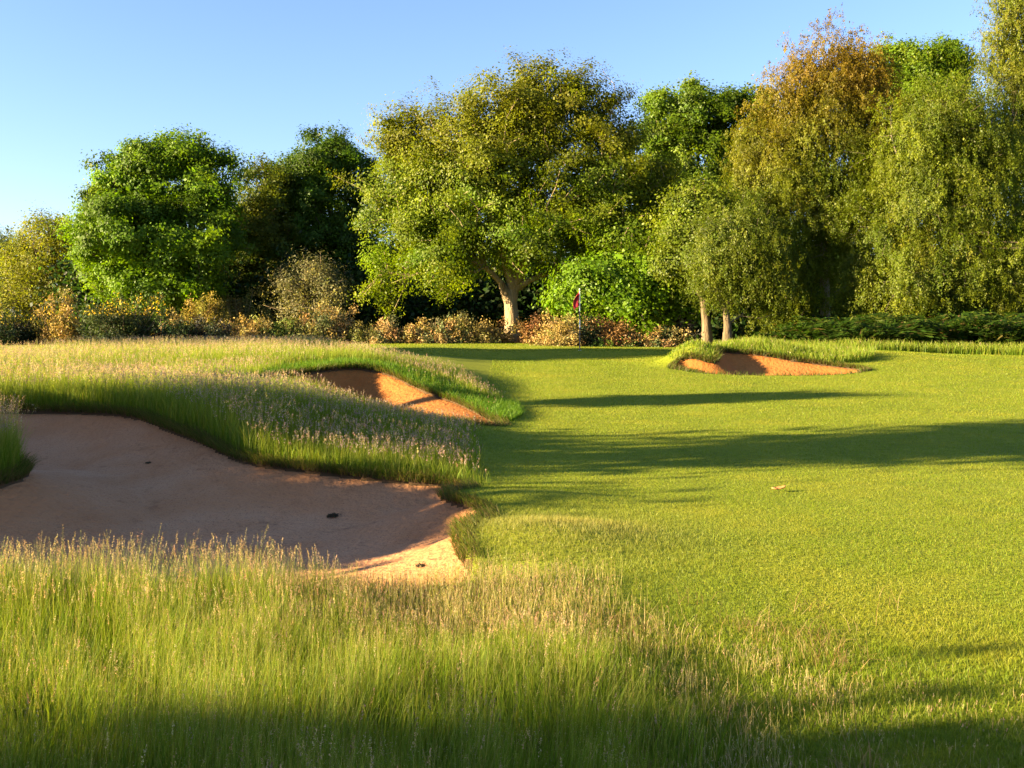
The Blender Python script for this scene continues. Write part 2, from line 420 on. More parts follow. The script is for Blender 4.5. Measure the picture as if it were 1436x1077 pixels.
# --- spur of grass that enters from the left
parts = []
def spur_prob(x, y):
    return sstep(-.03, -.12, sdist(P1, x, y)) * (x < -4.2) * (y > 8.5) * (y < 11.9)
x, y = scatter(60000, -8, -4.2, 8.6, 11.9, spur_prob, None)
n = len(x); h = rng.uniform(.2, .52, n)
v, q, c, t, l = ribbons(x, y, B(x, y) - .01, h, rng.uniform(.003, .006, n), rng.uniform(.05, .5, n), 3, pick(G_GREEN, n), pick(G_GREEN[1:] + G_PALE[:1], n))
parts.append((v, q, c))
k = rng.uniform(0, 1, n) < .2
x, y = x[k], y[k]; n = len(x); h = rng.uniform(.5, .78, n)
v, q, c, t, l = ribbons(x, y, B(x, y) - .01, h, np.full(n, .0035), rng.uniform(.0, .25, n), 3, pick(G_GREEN[1:], n), pick(G_PALE, n))
parts.append((v, q, c)); parts.append(heads(t, l, h, h * .2, pick(HEADP, n, .2), 10, .014))
grass_obj('tall_grass', parts, 'tuft of tall grass jutting over the sand at the left edge')

# --- turf fringe along every bunker edge
parts = []
for i, p in enumerate(BUNKERS):
    q_ = np.roll(p, -1, 0); L_ = np.linalg.norm(q_ - p, axis=1)
    n = int(L_.sum() * (1200 if i == 0 else 500))
    s = rng.choice(len(p), n, p=L_ / L_.sum()); t = rng.uniform(0, 1, n)
    pt = p[s] * (1 - t)[:, None] + q_[s] * t[:, None]
    nr = np.stack([(q_ - p)[s][:, 1], -(q_ - p)[s][:, 0]], 1); nr /= np.linalg.norm(nr, axis=1)[:, None]
    tst = sdist(p, pt[:, 0] + nr[:, 0] * .05, pt[:, 1] + nr[:, 1] * .05)
    nr = np.where((tst > 0)[:, None], -nr, nr)           # outward
    pt = pt + nr * rng.uniform(-.03, .16, n)[:, None]
    near = (i == 0) & (pt[:, 1] < 7.3) & (pt[:, 0] > -1.6)
    keep = in_view(pt[:, 0], pt[:, 1], 1.3) & ~(near & (rng.uniform(0, 1, n) < .85)) & ~((i == 2) & (pt[:, 1] < 26.8) & (rng.uniform(0, 1, n) < .8))
    pt, nr = pt[keep], nr[keep]; n = len(pt)
    h = rng.uniform(.05, .19, n) * np.where((i == 0) & (pt[:, 0] > -.9) & (pt[:, 1] < 11), .75, 1.)
    tw = np.arctan2(-nr[:, 1], -nr[:, 0]) + rng.normal(0, .6, n)
    v, q, c, t, l = ribbons(pt[:, 0], pt[:, 1], B(pt[:, 0], pt[:, 1]) - .03, h, rng.uniform(.004, .008, n) * (1 + i), rng.uniform(.3, 1.1, n), 2,
                            pick([((.05, .09, .008), 3), ((.12, .08, .04), 4), ((.07, .05, .025), 2)], n), pick([((.07, .12, .008), 4), ((.11, .15, .012), 2), ((.17, .13, .05), 3)], n), tw)
    parts.append((v, q, c))
grass_obj('lip_turf', parts, 'fringe of turf overhanging the rims of the sand bunkers')

# --- rough on the mound behind the right bunker and along the bracken
def mound_prob(x, y):
    d = outside(x, y)
    a = (gauss(x, y, 8.0, 30.3, 2.7, 1.7) > .30) & (x > 6.0 + .25 * wav(x, y, .6))
    b = gauss(x, y, 5.25, 28.75, .8, .9) > .4
    far = (y > 33.5 + .5 * wav(x, y, 2)) & (x > 8.5 + .3 * (y - 34)) & (y < 46)
    return (a | b | far) * sstep(.0, -.1, d) * in_view(x, y, 1.1)
def mound_h(x, y):
    h = np.where(y > 33, .42, .3)
    h = np.where(gauss(x, y, 8.0, 30.3, 2.7, 1.7) > .30, .22 + .5 * sstep(-.2, -1.6, outside(x, y)) * .3 * sstep(6.0, 7.6, x), h)
    h = np.where((x < 5.9) & (y < 30), .14, h)
    return h * (1 + .3 * wav(x, y, 1.3, 6, 2))
parts = []
x, y = scatter(260000, 3.5, 26, 27, 46, mound_prob, None)
n = len(x); h = mound_h(x, y) * rng.uniform(.5, 1.1, n)
v, q, c, t, l = ribbons(x, y, B(x, y) - .01, h, rng.uniform(.01, .022, n), rng.uniform(.05, .6, n), 2, pick(G_GREEN, n), pick(G_GREEN[1:] + G_PALE[:2], n))
parts.append((v, q, c)); k = rng.uniform(0, 1, n) < .07; parts.append(heads(t[k], l[k], h[k], h[k] * .3, pick(G_PALE + HEADP, k.sum(), .2), 4, .03))
grass_obj('rough_grass', parts, 'rough grass on the mound behind the right bunker and along the bracken')

# --- mown turf blades
def mown_prob(x, y):
    d = outside(x, y)
    tall = np.maximum(np.where(y < 7.2, fg_prob(x, y) > .5, 0), np.where((y > 10.5) & (x < .2), bank_prob(x, y) > .5, 0))
    green = ((x / 9.0 + .1) ** 2 + ((y - 38) / 6.5) ** 2) < 1
    return sstep(.0, -.06, d) * (1 - tall) * in_view(x, y, 1.06) * np.where(green, .35, 1) * np.where((x < -.6) & (y < 31) & (y > 7), 0, 1)
parts = []
TURF = [((.13, .19, .009), 4), ((.16, .22, .011), 4), ((.20, .245, .015), 2), ((.27, .26, .035), .7)]
def turf_cols(x, y, n):
    c = pick(TURF, n, .07)
    yel = 1.25 * sstep(-.05, .6, wav(x, y, 1.6, 8, 3) + .35 * wav(x, y, .4, 6, 11) + .3 * wav(x, y, 5., 6, 17))[:, None]
    return c * (1 - .36 * yel) + pick([((.30, .28, .02), 3), ((.38, .31, .06), 1)], n) * .36 * yel
x, y = scatter(400000, -1.2, 6.3, 3.0, 11, mown_prob, 1.4)
n = len(x); pale = gauss(x, y, .3, 8.2, 1.1, 1.2)
h = rng.uniform(.014, .032, n) * (1 + .5 * sstep(6.5, 4.5, y) + .9 * pale) * (1 + .35 * wav(x, y, .5, 8, 6))
c1 = turf_cols(x, y, n); c1 = c1 * (1 - .45 * pale[:, None]) + pick(G_STRAW, n) * .45 * pale[:, None]
v, q, c, t, l = ribbons(x, y, B(x, y) - .004, h, rng.uniform(.0024, .0042, n), rng.uniform(.1, .9, n), 2, c1 * .85, c1)
parts.append((v, q, c))
x, y = scatter(680000, -7, 20, 11, 48, lambda x, y: mown_prob(x, y) * (1 - (mound_prob(x, y) > .5)), 1.75)
n = len(x); h = rng.uniform(.014, .026, n) * (.7 + y / 36)
c1 = turf_cols(x, y, n)
v, q, c, t, l = ribbons(x, y, B(x, y) - .004, h, rng.uniform(.004, .008, n) * (y / 12), rng.uniform(.1, 1.0, n), 1, c1 * .9, c1)
parts.append((v, q, c))
grass_obj('mown_grass', parts, 'short mown grass of the fairway lit by low sun')

# ------------------------------------------------------------------ trees and shrubs
def tubes(segs, sides=6):
    """segs: (a, b, ra, rb)"""
    a = np.array([s[0] for s in segs]); b = np.array([s[1] for s in segs]); ra = np.array([s[2] for s in segs]); rb = np.array([s[3] for s in segs])
    d = unit(b - a)
    ref = np.where(np.abs(d[:, 2:3]) > .9, np.array([[1., 0, 0]]), np.array([[0, 0, 1.]]))
    u = unit(np.cross(d, ref)); w = np.cross(d, u)
    th = np.arange(sides) * 6.28319 / sides
    ring = np.cos(th)[None, :, None] * u[:, None] + np.sin(th)[None, :, None] * w[:, None]
    e = (b - a) * .04
    V = np.concatenate([(a - e)[:, None] + ring * ra[:, None, None], (b + e)[:, None] + ring * rb[:, None, None]], 1).reshape(-1, 3)
    o = (np.arange(len(segs)) * sides * 2)[:, None]
    i = np.arange(sides); j = (i + 1) % sides
    q = np.stack([o + i, o + j, o + sides + j, o + sides + i], -1).reshape(-1)
    return V, q

def skeleton(trunks, targets, r_tip, seg=.9, rmin=None, sag=0.):
    """joins every target point to the growing limb skeleton; returns segments with pipe-model radii"""
    P = []; par = []; plen = []; rm = []
    for path, r0, r1 in trunks:
        prev = -1
        for k, p in enumerate(path):
            if k == 0 and len(P) and np.linalg.norm(np.array(P) - p, axis=1).min() < .6:
                prev = int(np.linalg.norm(np.array(P) - p, axis=1).argmin()); continue
            P.append(np.array(p, float)); par.append(prev); plen.append(0 if prev < 0 else plen[prev] + np.linalg.norm(P[-1] - P[prev]))
            rm.append(r0 + (r1 - r0) * k / max(1, len(path) - 1)); prev = len(P) - 1
    ntr = len(P)
    root = P[0]
    tops = np.array(P)
    order = np.argsort(np.linalg.norm(targets - tops[min(ntr - 1, max(1, ntr // 2))], axis=1))
    arr = np.zeros((ntr + len(targets) * 14, 3)); arr[:ntr] = tops
    pl = np.zeros(len(arr)); pl[:ntr] = plen
    n = ntr; zmin = root[2] + .25 * (max(p[2] for p in P) - root[2])
    for ti in order:
        t = targets[ti]
        dist = np.linalg.norm(arr[:n] - t, axis=1)
        cost = dist + .42 * pl[:n] + 3 * (arr[:n, 2] < zmin) + .35 * np.maximum(0, arr[:n, 2] - t[2])
        k = int(cost.argmin()); a = arr[k].copy(); L_ = dist[k]
        m = max(1, min(12, int(L_ / seg)))
        prev = k
        bend = rng.normal(size=3) * .10 * L_; bend[2] += (.10 - sag) * L_
        for s in range(1, m + 1):
            u = s / m
            p = a * (1 - u) + t * u + bend * 4 * u * (1 - u) * .5
            if s < m: p = p + rng.normal(size=3) * .05 * seg
            arr[n] = p; P.append(p); par.append(prev); pl[n] = pl[prev] + np.linalg.norm(p - arr[prev]); rm.append(0); prev = n; n += 1
    acc = np.zeros(n)
    has = np.zeros(n, bool)
    for i in range(n):
        if par[i] >= 0: has[par[i]] = True
    for i in range(n - 1, -1, -1):
        if not has[i]: acc[i] += r_tip ** 2.25
        if par[i] >= 0 and par[i] < i: acc[par[i]] += acc[i]
    r = acc ** (1 / 2.25)
    r = np.where(np.array(rm) > 0, np.array(rm), r)
    for i in range(ntr, n):
        r[i] = min(r[i], r[par[i]] * .85)
    segs = [(arr[par[i]], arr[i], r[i] if par[i] >= ntr else (min(r[par[i]], r[i] * 1.25) if i >= ntr else r[par[i]]), r[i]) for i in range(n) if par[i] >= 0]
    return segs

def crown(lobes, Y, boughs, per_bough, leaves, ls, style, cols, depth=.85, vcol=None, lift=0.):
    C = []; R = []
    for l in lobes:
        px, py, rx, ry = l[:4]; dy = l[4] if len(l) > 4 else 0
        C.append(at(px, py, Y)); C[-1][1] += dy
        R.append((rx * Y / F, min(rx, ry * 1.2) * Y / F * depth, ry * Y / F))
    C = np.array(C); R = np.array(R)
    w = (R[:, 0] * R[:, 2]) ** .9; w /= w.sum()
    k = rng.choice(len(C), boughs, p=w)
    d = rand_unit(boughs); d[:, 1] -= .25; d = unit(d)
    rad = rng.uniform(.12, 1, boughs) ** .38
    bc = C[k] + d * R[k] * (rad * .93)[:, None]
    br = unit(d * np.array([1, 1, .8]))
    S_ = {'broad': (.62, .62, .46), 'oak': (.62, .62, .40), 'birch': (.50, .50, .85), 'fine': (.6, .6, .5)}[style]
    size = rng.uniform(.45, 1.65, (boughs, 1, 1))
    shell = rand_unit(boughs * per_bough).reshape(boughs, per_bough, 3) * rng.uniform(.55, 1.15, (boughs, per_bough, 1))
    off = shell * np.array(S_) * 1.25 * size
    if style == 'oak':                                   # sprays that run outward along the bough
        sp = unit(br + np.array([0, 0, .25]))
        off = off * .8 + sp[:, None, :] * (rng.normal(size=(boughs, per_bough, 1)) * .5)
    cl = (bc[:, None] + off).reshape(-1, 3)
    co_ = unit(off.reshape(-1, 3) + 1e-6)
    out = np.repeat(br, per_bough, 0)
    nc = len(cl)
    bcol = np.repeat(rng.normal(1, .13, (boughs, 1)), per_bough, 0)
    base = np.repeat(pick(cols, boughs, .08), per_bough, 0) * bcol
    if vcol is not None: base = vcol(cl, base)
    if style == 'birch':
        ns = 6; lp = leaves // ns; leaves = ns * lp     # leaves strung along drooping threads
        st = rng.normal(size=(nc, ns, 1, 3)) * np.array([.24, .24, .16])
        drop = rng.uniform(.1, .8, (nc, ns, 1)) * rng.uniform(0, 1, (nc, ns, lp))
        dl = st + rng.normal(size=(nc, ns, lp, 3)) * .05
        dl[..., 2] -= drop; dl[..., :2] += rng.normal(size=(nc, ns, 1, 2)) * .3 * drop[..., None]
        dl = dl.reshape(nc, leaves, 3)
        dl[..., :2] += (out[:, None, :2] * .12) * -dl[..., 2:3]
    elif style == 'fine':
        dl = rng.normal(size=(nc, leaves, 3)) * np.array([.27, .27, .27])
    else:
        dl = rng.normal(size=(nc, leaves, 3)) * np.array([.25, .25, .20])
    p = (cl[:, None] + dl).reshape(-1, 3); n = len(p)
    o2 = np.repeat(out, leaves, 0)
    if style == 'birch':
        nm = unit(rng.normal(size=(n, 3)) * np.array([.5, .5, .35]) + o2 * .45 + np.repeat(co_, leaves, 0) * np.array([.8, .8, .3])); ax = rng.normal(size=(n, 3)) * .5 + np.array([0, 0, -1.])
    else:
        nm = unit(rng.normal(size=(n, 3)) * .38 + np.repeat(co_, leaves, 0) * .8 + o2 * .35 + np.array([0, 0, .3])); ax = rng.normal(size=(n, 3)) + o2 * .8
    cc = np.repeat(base, leaves, 0) * rng.normal(1, .11, (n, 1)) * rng.normal(1, .04, (n, 3))
    ln = ls * np.exp(rng.normal(0, .32, n))
    v, c = leaf_cards(p, nm, ax, ln, ln * (.62 if style != 'birch' else .55), np.clip(cc, .004, .8))
    return v, c, bc, cl

def tree(name, label, cat, Y, trunks, lobes, cols, boughs=110, per=9, leaves=34, ls=.17, style='broad', bark=None, group=None, r_tip=.02,
         vcol=None, depth=.85, base_z=None, twig_share=.35, sag=0.):
    """trunks: list of (pixel path with optional depth offset, r_bottom, r_top)"""
    T = []
    for path, r0, r1 in trunks:
        pts = []
        for q in path:
            p = at(q[0], q[1], Y); p[1] += q[2] if len(q) > 2 else 0
            pts.append(p)
        T.append((pts, r0, r1))
    b = T[0][0][0]; b[2] = float(B(b[0], b[1])) - .08
    boughs = int(boughs * (1.45 if style == 'birch' else 1.4)); ls *= .66; leaves = int(leaves * 2.9)
    cols = [(tuple(np.array(k) * np.array([.93, 1.0, .9])), w_) for k, w_ in cols]
    if style == 'birch': ls *= .78; leaves = int(leaves * 1.6)
    v, c, bc, cl = crown(lobes, Y, boughs, per, leaves, ls, style, cols, depth, vcol)
    o = empty(name, (b[0], b[1], b[2])); tag(o, label, cat, group)
    sub = cl[rng.uniform(0, 1, len(cl)) < twig_share]
    segs = skeleton(T, np.concatenate([bc, sub]), r_tip, sag=sag)
    # root flare
    p0, p1 = T[0][0][0], T[0][0][1]; r0 = T[0][1]
    u = unit(p1 - p0)
    for a0, a1, f0, f1 in ((0., .12, 1.5, 1.27), (.12, .32, 1.27, 1.1), (.32, .7, 1.1, 1.0)):
        segs.append((p0 + u * a0, p0 + u * a1, r0 * f0, r0 * f1))
    tv, tq = tubes(segs, 7)
    tk = link('trunk', mesh_from('trunk', tv - b, tq, 4, smooth=True), bark or M_DARKBARK, o)
    tk.data.materials.append(M_DARKBARK if style == 'birch' else (bark or M_DARKBARK))
    tk.data.polygons.foreach_set('material_index', np.repeat([1 if q[2] < .05 else 0 for q in segs], 7).astype(np.int32))
    link('crown', mesh_from('crown', v - b, np.arange(len(v)), 4, c), M_LEAF, o)
    return o

# the big oak beside the green
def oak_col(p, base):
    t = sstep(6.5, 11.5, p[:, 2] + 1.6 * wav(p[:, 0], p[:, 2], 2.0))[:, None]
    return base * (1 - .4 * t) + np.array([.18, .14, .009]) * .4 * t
tree('oak_tree', 'broad olive green oak with a thick pale trunk beside the putting green', 'tree', 48,
     [([(718, 482), (718, 450), (716, 425), (720, 405), (722, 370, -.3), (728, 320), (735, 250), (742, 180), (748, 120)], .40, .06),
      ([(718, 415), (702, 396, -.4), (680, 375, -.8), (650, 345, -1.0), (612, 300, -1), (575, 250, -.5)], .17, .05),
      ([(718, 412), (742, 394, -.3), (775, 380, -.6), (815, 365, -.8), (862, 345, -.8), (905, 335, -.6)], .15, .05),
      ([(720, 405), (745, 350, -1), (790, 290, -1.4), (835, 235, -1.2), (868, 190)], .22, .05),
      ([(720, 405), (700, 340, -1.2), (672, 270, -1.6), (650, 200, -1)], .22, .05),
      ([(680, 375, -.8), (630, 372, -.2), (575, 385, .8), (530, 380, 1.5)], .12, .04),
      ([(775, 380, -.6), (835, 380, -3), (915, 376, -4)], .10, .03)],
     [(720, 260, 165, 135), (845, 262, 95, 100), (690, 220, 120, 95), (650, 290, 110, 70), (565, 270, 58, 88), (610, 215, 72, 70), (700, 155, 72, 65), (795, 152, 74, 64), (748, 150, 60, 55), (855, 225, 68, 85), (880, 305, 52, 62),
      (615, 340, 85, 55, -1.5), (528, 383, 42, 45, 1.6), (625, 380, 44, 24, -2.8), (755, 325, 90, 45, -2), (845, 320, 70, 48, -1), (560, 180, 30, 25), (920, 290, 42, 70, .5), (905, 350, 45, 35, 0), (860, 352, 55, 24, -4.2), (922, 345, 34, 26, -3.8)],
     [((.13, .175, .005), 5), ((.165, .20, .006), 4), ((.10, .15, .005), 3)], boughs=430, per=9, leaves=30, ls=.15, style='oak', bark=M_BARK, vcol=oak_col, r_tip=.017, twig_share=.45)

# left group
tree('field_maple', 'sparse olive yellow tree with bare upper twigs at the left edge', 'tree', 60,
     [([(72, 470), (72, 420), (75, 360), (78, 310)], .22, .05)], [(70, 350, 48, 55), (35, 385, 48, 50), (100, 395, 35, 45), (20, 430, 45, 35), (80, 440, 55, 35)],
     [((.175, .175, .015), 4), ((.21, .20, .018), 3), ((.14, .155, .014), 3)], boughs=90, per=8, leaves=22, ls=.15, style='fine', bark=M_TWIG, twig_share=.7, r_tip=.016)
tree('sycamore_tree', 'far off olive treetop showing behind the sparse yellow tree', 'tree', 78,
     [([(8, 470), (8, 400), (8, 350)], .25, .06)], [(8, 360, 40, 35), (-10, 400, 50, 50)],
     [((.13, .15, .05), 1)], boughs=50, per=7, leaves=22, ls=.2, style='fine', twig_share=.1)
tree('chestnut_tree', 'rounded bright green leafy tree left of the dark tall one', 'tree', 55,
     [([(232, 470), (232, 420), (228, 350), (230, 270)], .32, .08), ([(232, 420), (200, 360), (165, 300)], .15, .05), ([(232, 400), (270, 340), (300, 280)], .15, .05)],
     [(230, 260, 60, 62), (170, 275, 55, 58), (290, 262, 50, 55), (145, 335, 36, 48), (205, 340, 85, 65, -1.5), (285, 345, 60, 65, -1), (240, 395, 85, 45, -1.5), (160, 385, 40, 40), (210, 222, 40, 25), (255, 215, 40, 22)],
     [((.105, .175, .004), 5), ((.14, .21, .005), 4), ((.075, .13, .005), 2)], boughs=210, per=9, leaves=30, ls=.20)
tree('elm_tree', 'dark olive tree squeezed between the bright rounded one and the tall dark one', 'tree', 60,
     [([(372, 470), (372, 400), (370, 300)], .26, .06)], [(370, 270, 42, 45), (365, 330, 48, 60), (385, 390, 60, 50), (345, 400, 40, 40)],
     [((.10, .115, .008), 5), ((.135, .135, .010), 2), ((.075, .10, .008), 3)], boughs=100, per=9, leaves=28, ls=.18)
tree('lime_tree', 'tall dark green tree left of the broad oak', 'tree', 62,
     [([(470, 470), (468, 400), (465, 320), (462, 230)], .34, .08)],
     [(455, 225, 55, 42), (420, 250, 35, 40), (500, 250, 40, 45), (460, 300, 70, 65), (430, 350, 60, 50), (500, 350, 55, 60), (470, 405, 80, 45)],
     [((.065, .115, .006), 5), ((.09, .145, .007), 3), ((.05, .085, .006), 3)], boughs=190, per=9, leaves=30, ls=.19)
tree('ivy_clad_tree', 'low tan leaved half dead tree beneath the tall dark tree', 'tree', 53,
     [([(428, 475), (425, 440), (428, 400), (430, 375)], .1, .04), ([(425, 440), (410, 410), (395, 390)], .06, .03)],
     [(436, 388, 30, 16), (405, 408, 18, 18), (462, 408, 22, 16), (420, 432, 16, 16), (455, 440, 22, 16)],
     [((.20, .17, .075), 4), ((.15, .14, .06), 3), ((.25, .21, .10), 2)], boughs=46, per=6, leaves=18, ls=.13, style='fine', bark=M_TWIG, twig_share=.6, r_tip=.014)

# right group
tree('horse_chestnut_tree', 'tall deep green tree between the oak and the reddish birch', 'tree', 61,
     [([(985, 475), (982, 400), (975, 300), (980, 200)], .36, .08), ([(975, 320), (1010, 240), (1030, 180)], .16, .05)],
     [(985, 160, 60, 48), (1045, 170, 42, 50), (935, 175, 45, 48), (1050, 250, 40, 60), (975, 240, 75, 60), (940, 310, 55, 70), (1010, 320, 60, 60), (930, 220, 40, 60)],
     [((.095, .15, .005), 5), ((.13, .18, .006), 3), ((.07, .11, .005), 3)], boughs=200, per=9, leaves=30, ls=.2)
tree('maple_tree', 'low spreading bright lime green tree behind the flag', 'tree', 44,
     [([(900, 480), (902, 430), (895, 380), (885, 330)], .18, .05)],
     [(832, 402, 36, 24, -.6), (872, 408, 40, 26, -.6), (915, 396, 34, 34), (845, 382, 24, 12), (885, 378, 30, 14), (800, 420, 18, 14), (893, 436, 40, 14, -.6), (948, 408, 26, 30)],
     [((.12, .20, .006), 5), ((.15, .23, .008), 3), ((.09, .16, .006), 2)], boughs=100, per=9, leaves=28, ls=.2)
def birch_col(p, base):
    t = (sstep(7.5, 14, p[:, 2] + 2.2 * wav(p[:, 0], p[:, 2], 2.2)) * sstep(25, 17, p[:, 0]))[:, None]
    return base * (1 - .6 * t) + np.array([.23, .115, .009]) * .6 * t
tree('birch_tree', 'tall birch with rust red upper foliage and a pale straight trunk', 'tree', 44,
     [([(1157, 470), (1157, 420), (1155, 350), (1157, 260), (1160, 180), (1158, 110), (1154, 85)], .25, .03), ([(1157, 300), (1195, 220), (1210, 120)], .1, .03), ([(1157, 330), (1110, 260), (1100, 150)], .1, .03)],
     [(1160, 110, 62, 58), (1120, 150, 55, 55), (1205, 130, 48, 60), (1155, 210, 90, 65), (1085, 240, 68, 75), (1130, 300, 95, 65), (1045, 300, 55, 65), (1060, 220, 35, 50), (1225, 250, 50, 75), (1190, 280, 50, 70), (1090, 375, 52, 45, -1), (1100, 420, 42, 25, -.5), (1190, 350, 30, 40, 1)],
     [((.13, .15, .007), 5), ((.165, .175, .009), 4), ((.10, .125, .007), 3)], boughs=290, per=9, leaves=34, ls=.125, style='birch', bark=M_BIRCH, vcol=birch_col, r_tip=.009, sag=.1)
tree('ash_tree', 'bright green crown rising between the reddish birch and the weeping birch', 'tree', 60,
     [([(1300, 475), (1300, 380), (1298, 250), (1295, 130)], .34, .07)],
     [(1300, 95, 45, 48), (1260, 90, 35, 42), (1335, 100, 28, 38), (1290, 160, 65, 55), (1270, 230, 60, 60), (1330, 190, 40, 60)],
     [((.11, .165, .005), 5), ((.145, .195, .006), 3)], boughs=140, per=9, leaves=28, ls=.19)
tree('weeping_birch_tree', 'wide weeping birch sweeping low to the bracken at right', 'tree', 41,
     [([(1330, 480), (1330, 420), (1325, 330), (1320, 230), (1318, 140)], .26, .04), ([(1325, 340), (1270, 260), (1250, 190)], .1, .03), ([(1325, 320), (1375, 240), (1390, 170)], .1, .03)],
     [(1320, 165, 60, 50), (1280, 215, 55, 60), (1365, 210, 60, 60), (1310, 290, 95, 65), (1240, 340, 48, 60), (1390, 300, 60, 70), (1250, 405, 60, 50, -1), (1320, 390, 80, 60, -1), (1400, 400, 60, 60, -1), (1200, 400, 25, 45)],
     [((.12, .145, .007), 5), ((.155, .17, .009), 4), ((.09, .115, .007), 3)], boughs=270, per=9, leaves=36, ls=.12, style='birch', bark=M_BIRCH, r_tip=.008, sag=.15)
tree('silver_birch_tree', 'slim tall birch reaching past the top of the picture at right', 'tree', 47,
     [([(1425, 480), (1425, 380), (1424, 250), (1422, 120), (1420, 10), (1418, -40)], .24, .03)],
     [(1420, 40, 38, 60), (1425, 130, 55, 70), (1430, 220, 70, 70), (1460, 330, 70, 80), (1470, 180, 60, 90), (1440, -20, 30, 40)],
     [((.14, .155, .010), 5), ((.17, .17, .012), 3), ((.11, .13, .009), 3)], boughs=150, per=9, leaves=32, ls=.13, style='birch', bark=M_BIRCH, r_tip=.008, sag=.1)
tree('hawthorn_tree', 'small grey green tree leaning left on a forked pale trunk', 'tree', 40,
     [([(1020, 484), (1020, 455), (1018, 435), (1010, 418), (1000, 395)], .2, .06), ([(1018, 435), (1030, 400), (1050, 360)], .1, .04)],
     [(1015, 358, 40, 26), (1058, 362, 36, 40), (992, 372, 24, 18), (1045, 325, 34, 30), (1085, 405, 24, 26), (1005, 335, 22, 18), (1080, 340, 24, 26)],
     [((.115, .14, .010), 5), ((.145, .165, .013), 3), ((.085, .11, .009), 3)], boughs=85, per=8, leaves=30, ls=.12, style='birch', bark=M_GREYBARK, r_tip=.009)
tree('alder_tree', 'dim tree on a sunlit leaning trunk behind the small forked one', 'tree', 42,
     [([(992, 484), (990, 450), (986, 420), (980, 380), (975, 330)], .24, .06)],
     [(980, 345, 40, 36), (960, 372, 26, 22), (985, 305, 40, 40)],
     [((.10, .13, .008), 5), ((.13, .155, .010), 3)], boughs=70, per=8, leaves=28, ls=.16, bark=M_GREYBARK)

# dark undergrowth closing the wood behind and beneath the trees
def undergrowth():
    V = []; C = []
    for k in range(760):
        px = rng.uniform(110, 1560); Y = rng.uniform(57, 76)
        c = at(px, 0, Y); hh = rng.uniform(2, 7.5); c[2] = 1 + rng.uniform(0, 1) * hh
        n = 420
        p = c + rng.normal(size=(n, 3)) * np.array([.9, .8, .7])
        v, cc = leaf_cards(p, unit(rng.normal(size=(n, 3)) + np.array([0, -.3, .5])), rng.normal(size=(n, 3)), .34 * rng.uniform(.6, 1.3, n), .24 * rng.uniform(.6, 1.3, n),
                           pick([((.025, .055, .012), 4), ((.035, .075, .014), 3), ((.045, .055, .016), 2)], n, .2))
        V.append(v); C.append(cc)
    v = np.concatenate(V); c = np.concatenate(C)
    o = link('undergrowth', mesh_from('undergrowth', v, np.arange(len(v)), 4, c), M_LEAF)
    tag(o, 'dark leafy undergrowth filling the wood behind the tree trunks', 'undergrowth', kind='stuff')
undergrowth()

# ------------------------------------------------------------------ gorse and bushes
GOR = {
    'brown': [((.34, .235, .065), 5), ((.40, .30, .10), 4), ((.27, .17, .06), 2), ((.19, .18, .05), 1)],
    'mixed': [((.36, .24, .085), 4), ((.42, .30, .12), 3), ((.12, .14, .055), 3), ((.17, .17, .07), 2)],
    'olive': [((.17, .16, .04), 4), ((.13, .13, .035), 3), ((.22, .18, .06), 2)],
    'dark': [((.028, .045, .018), 5), ((.04, .06, .022), 3), ((.05, .04, .02), 1)],
    'grey': [((.06, .055, .04), 4), ((.05, .06, .035), 3), ((.12, .08, .05), 2)],
    'flower': [((.05, .07, .022), 5), ((.075, .09, .025), 4), ((.035, .05, .018), 3)],
    'red': [((.27, .145, .05), 5), ((.33, .20, .075), 3), ((.18, .10, .04), 3)],
    'green': [((.09, .14, .022), 4), ((.12, .16, .03), 3), ((.16, .16, .05), 1)],
    'yellow': [((.25, .20, .035), 4), ((.18, .15, .03), 3), ((.30, .25, .05), 2)],
}
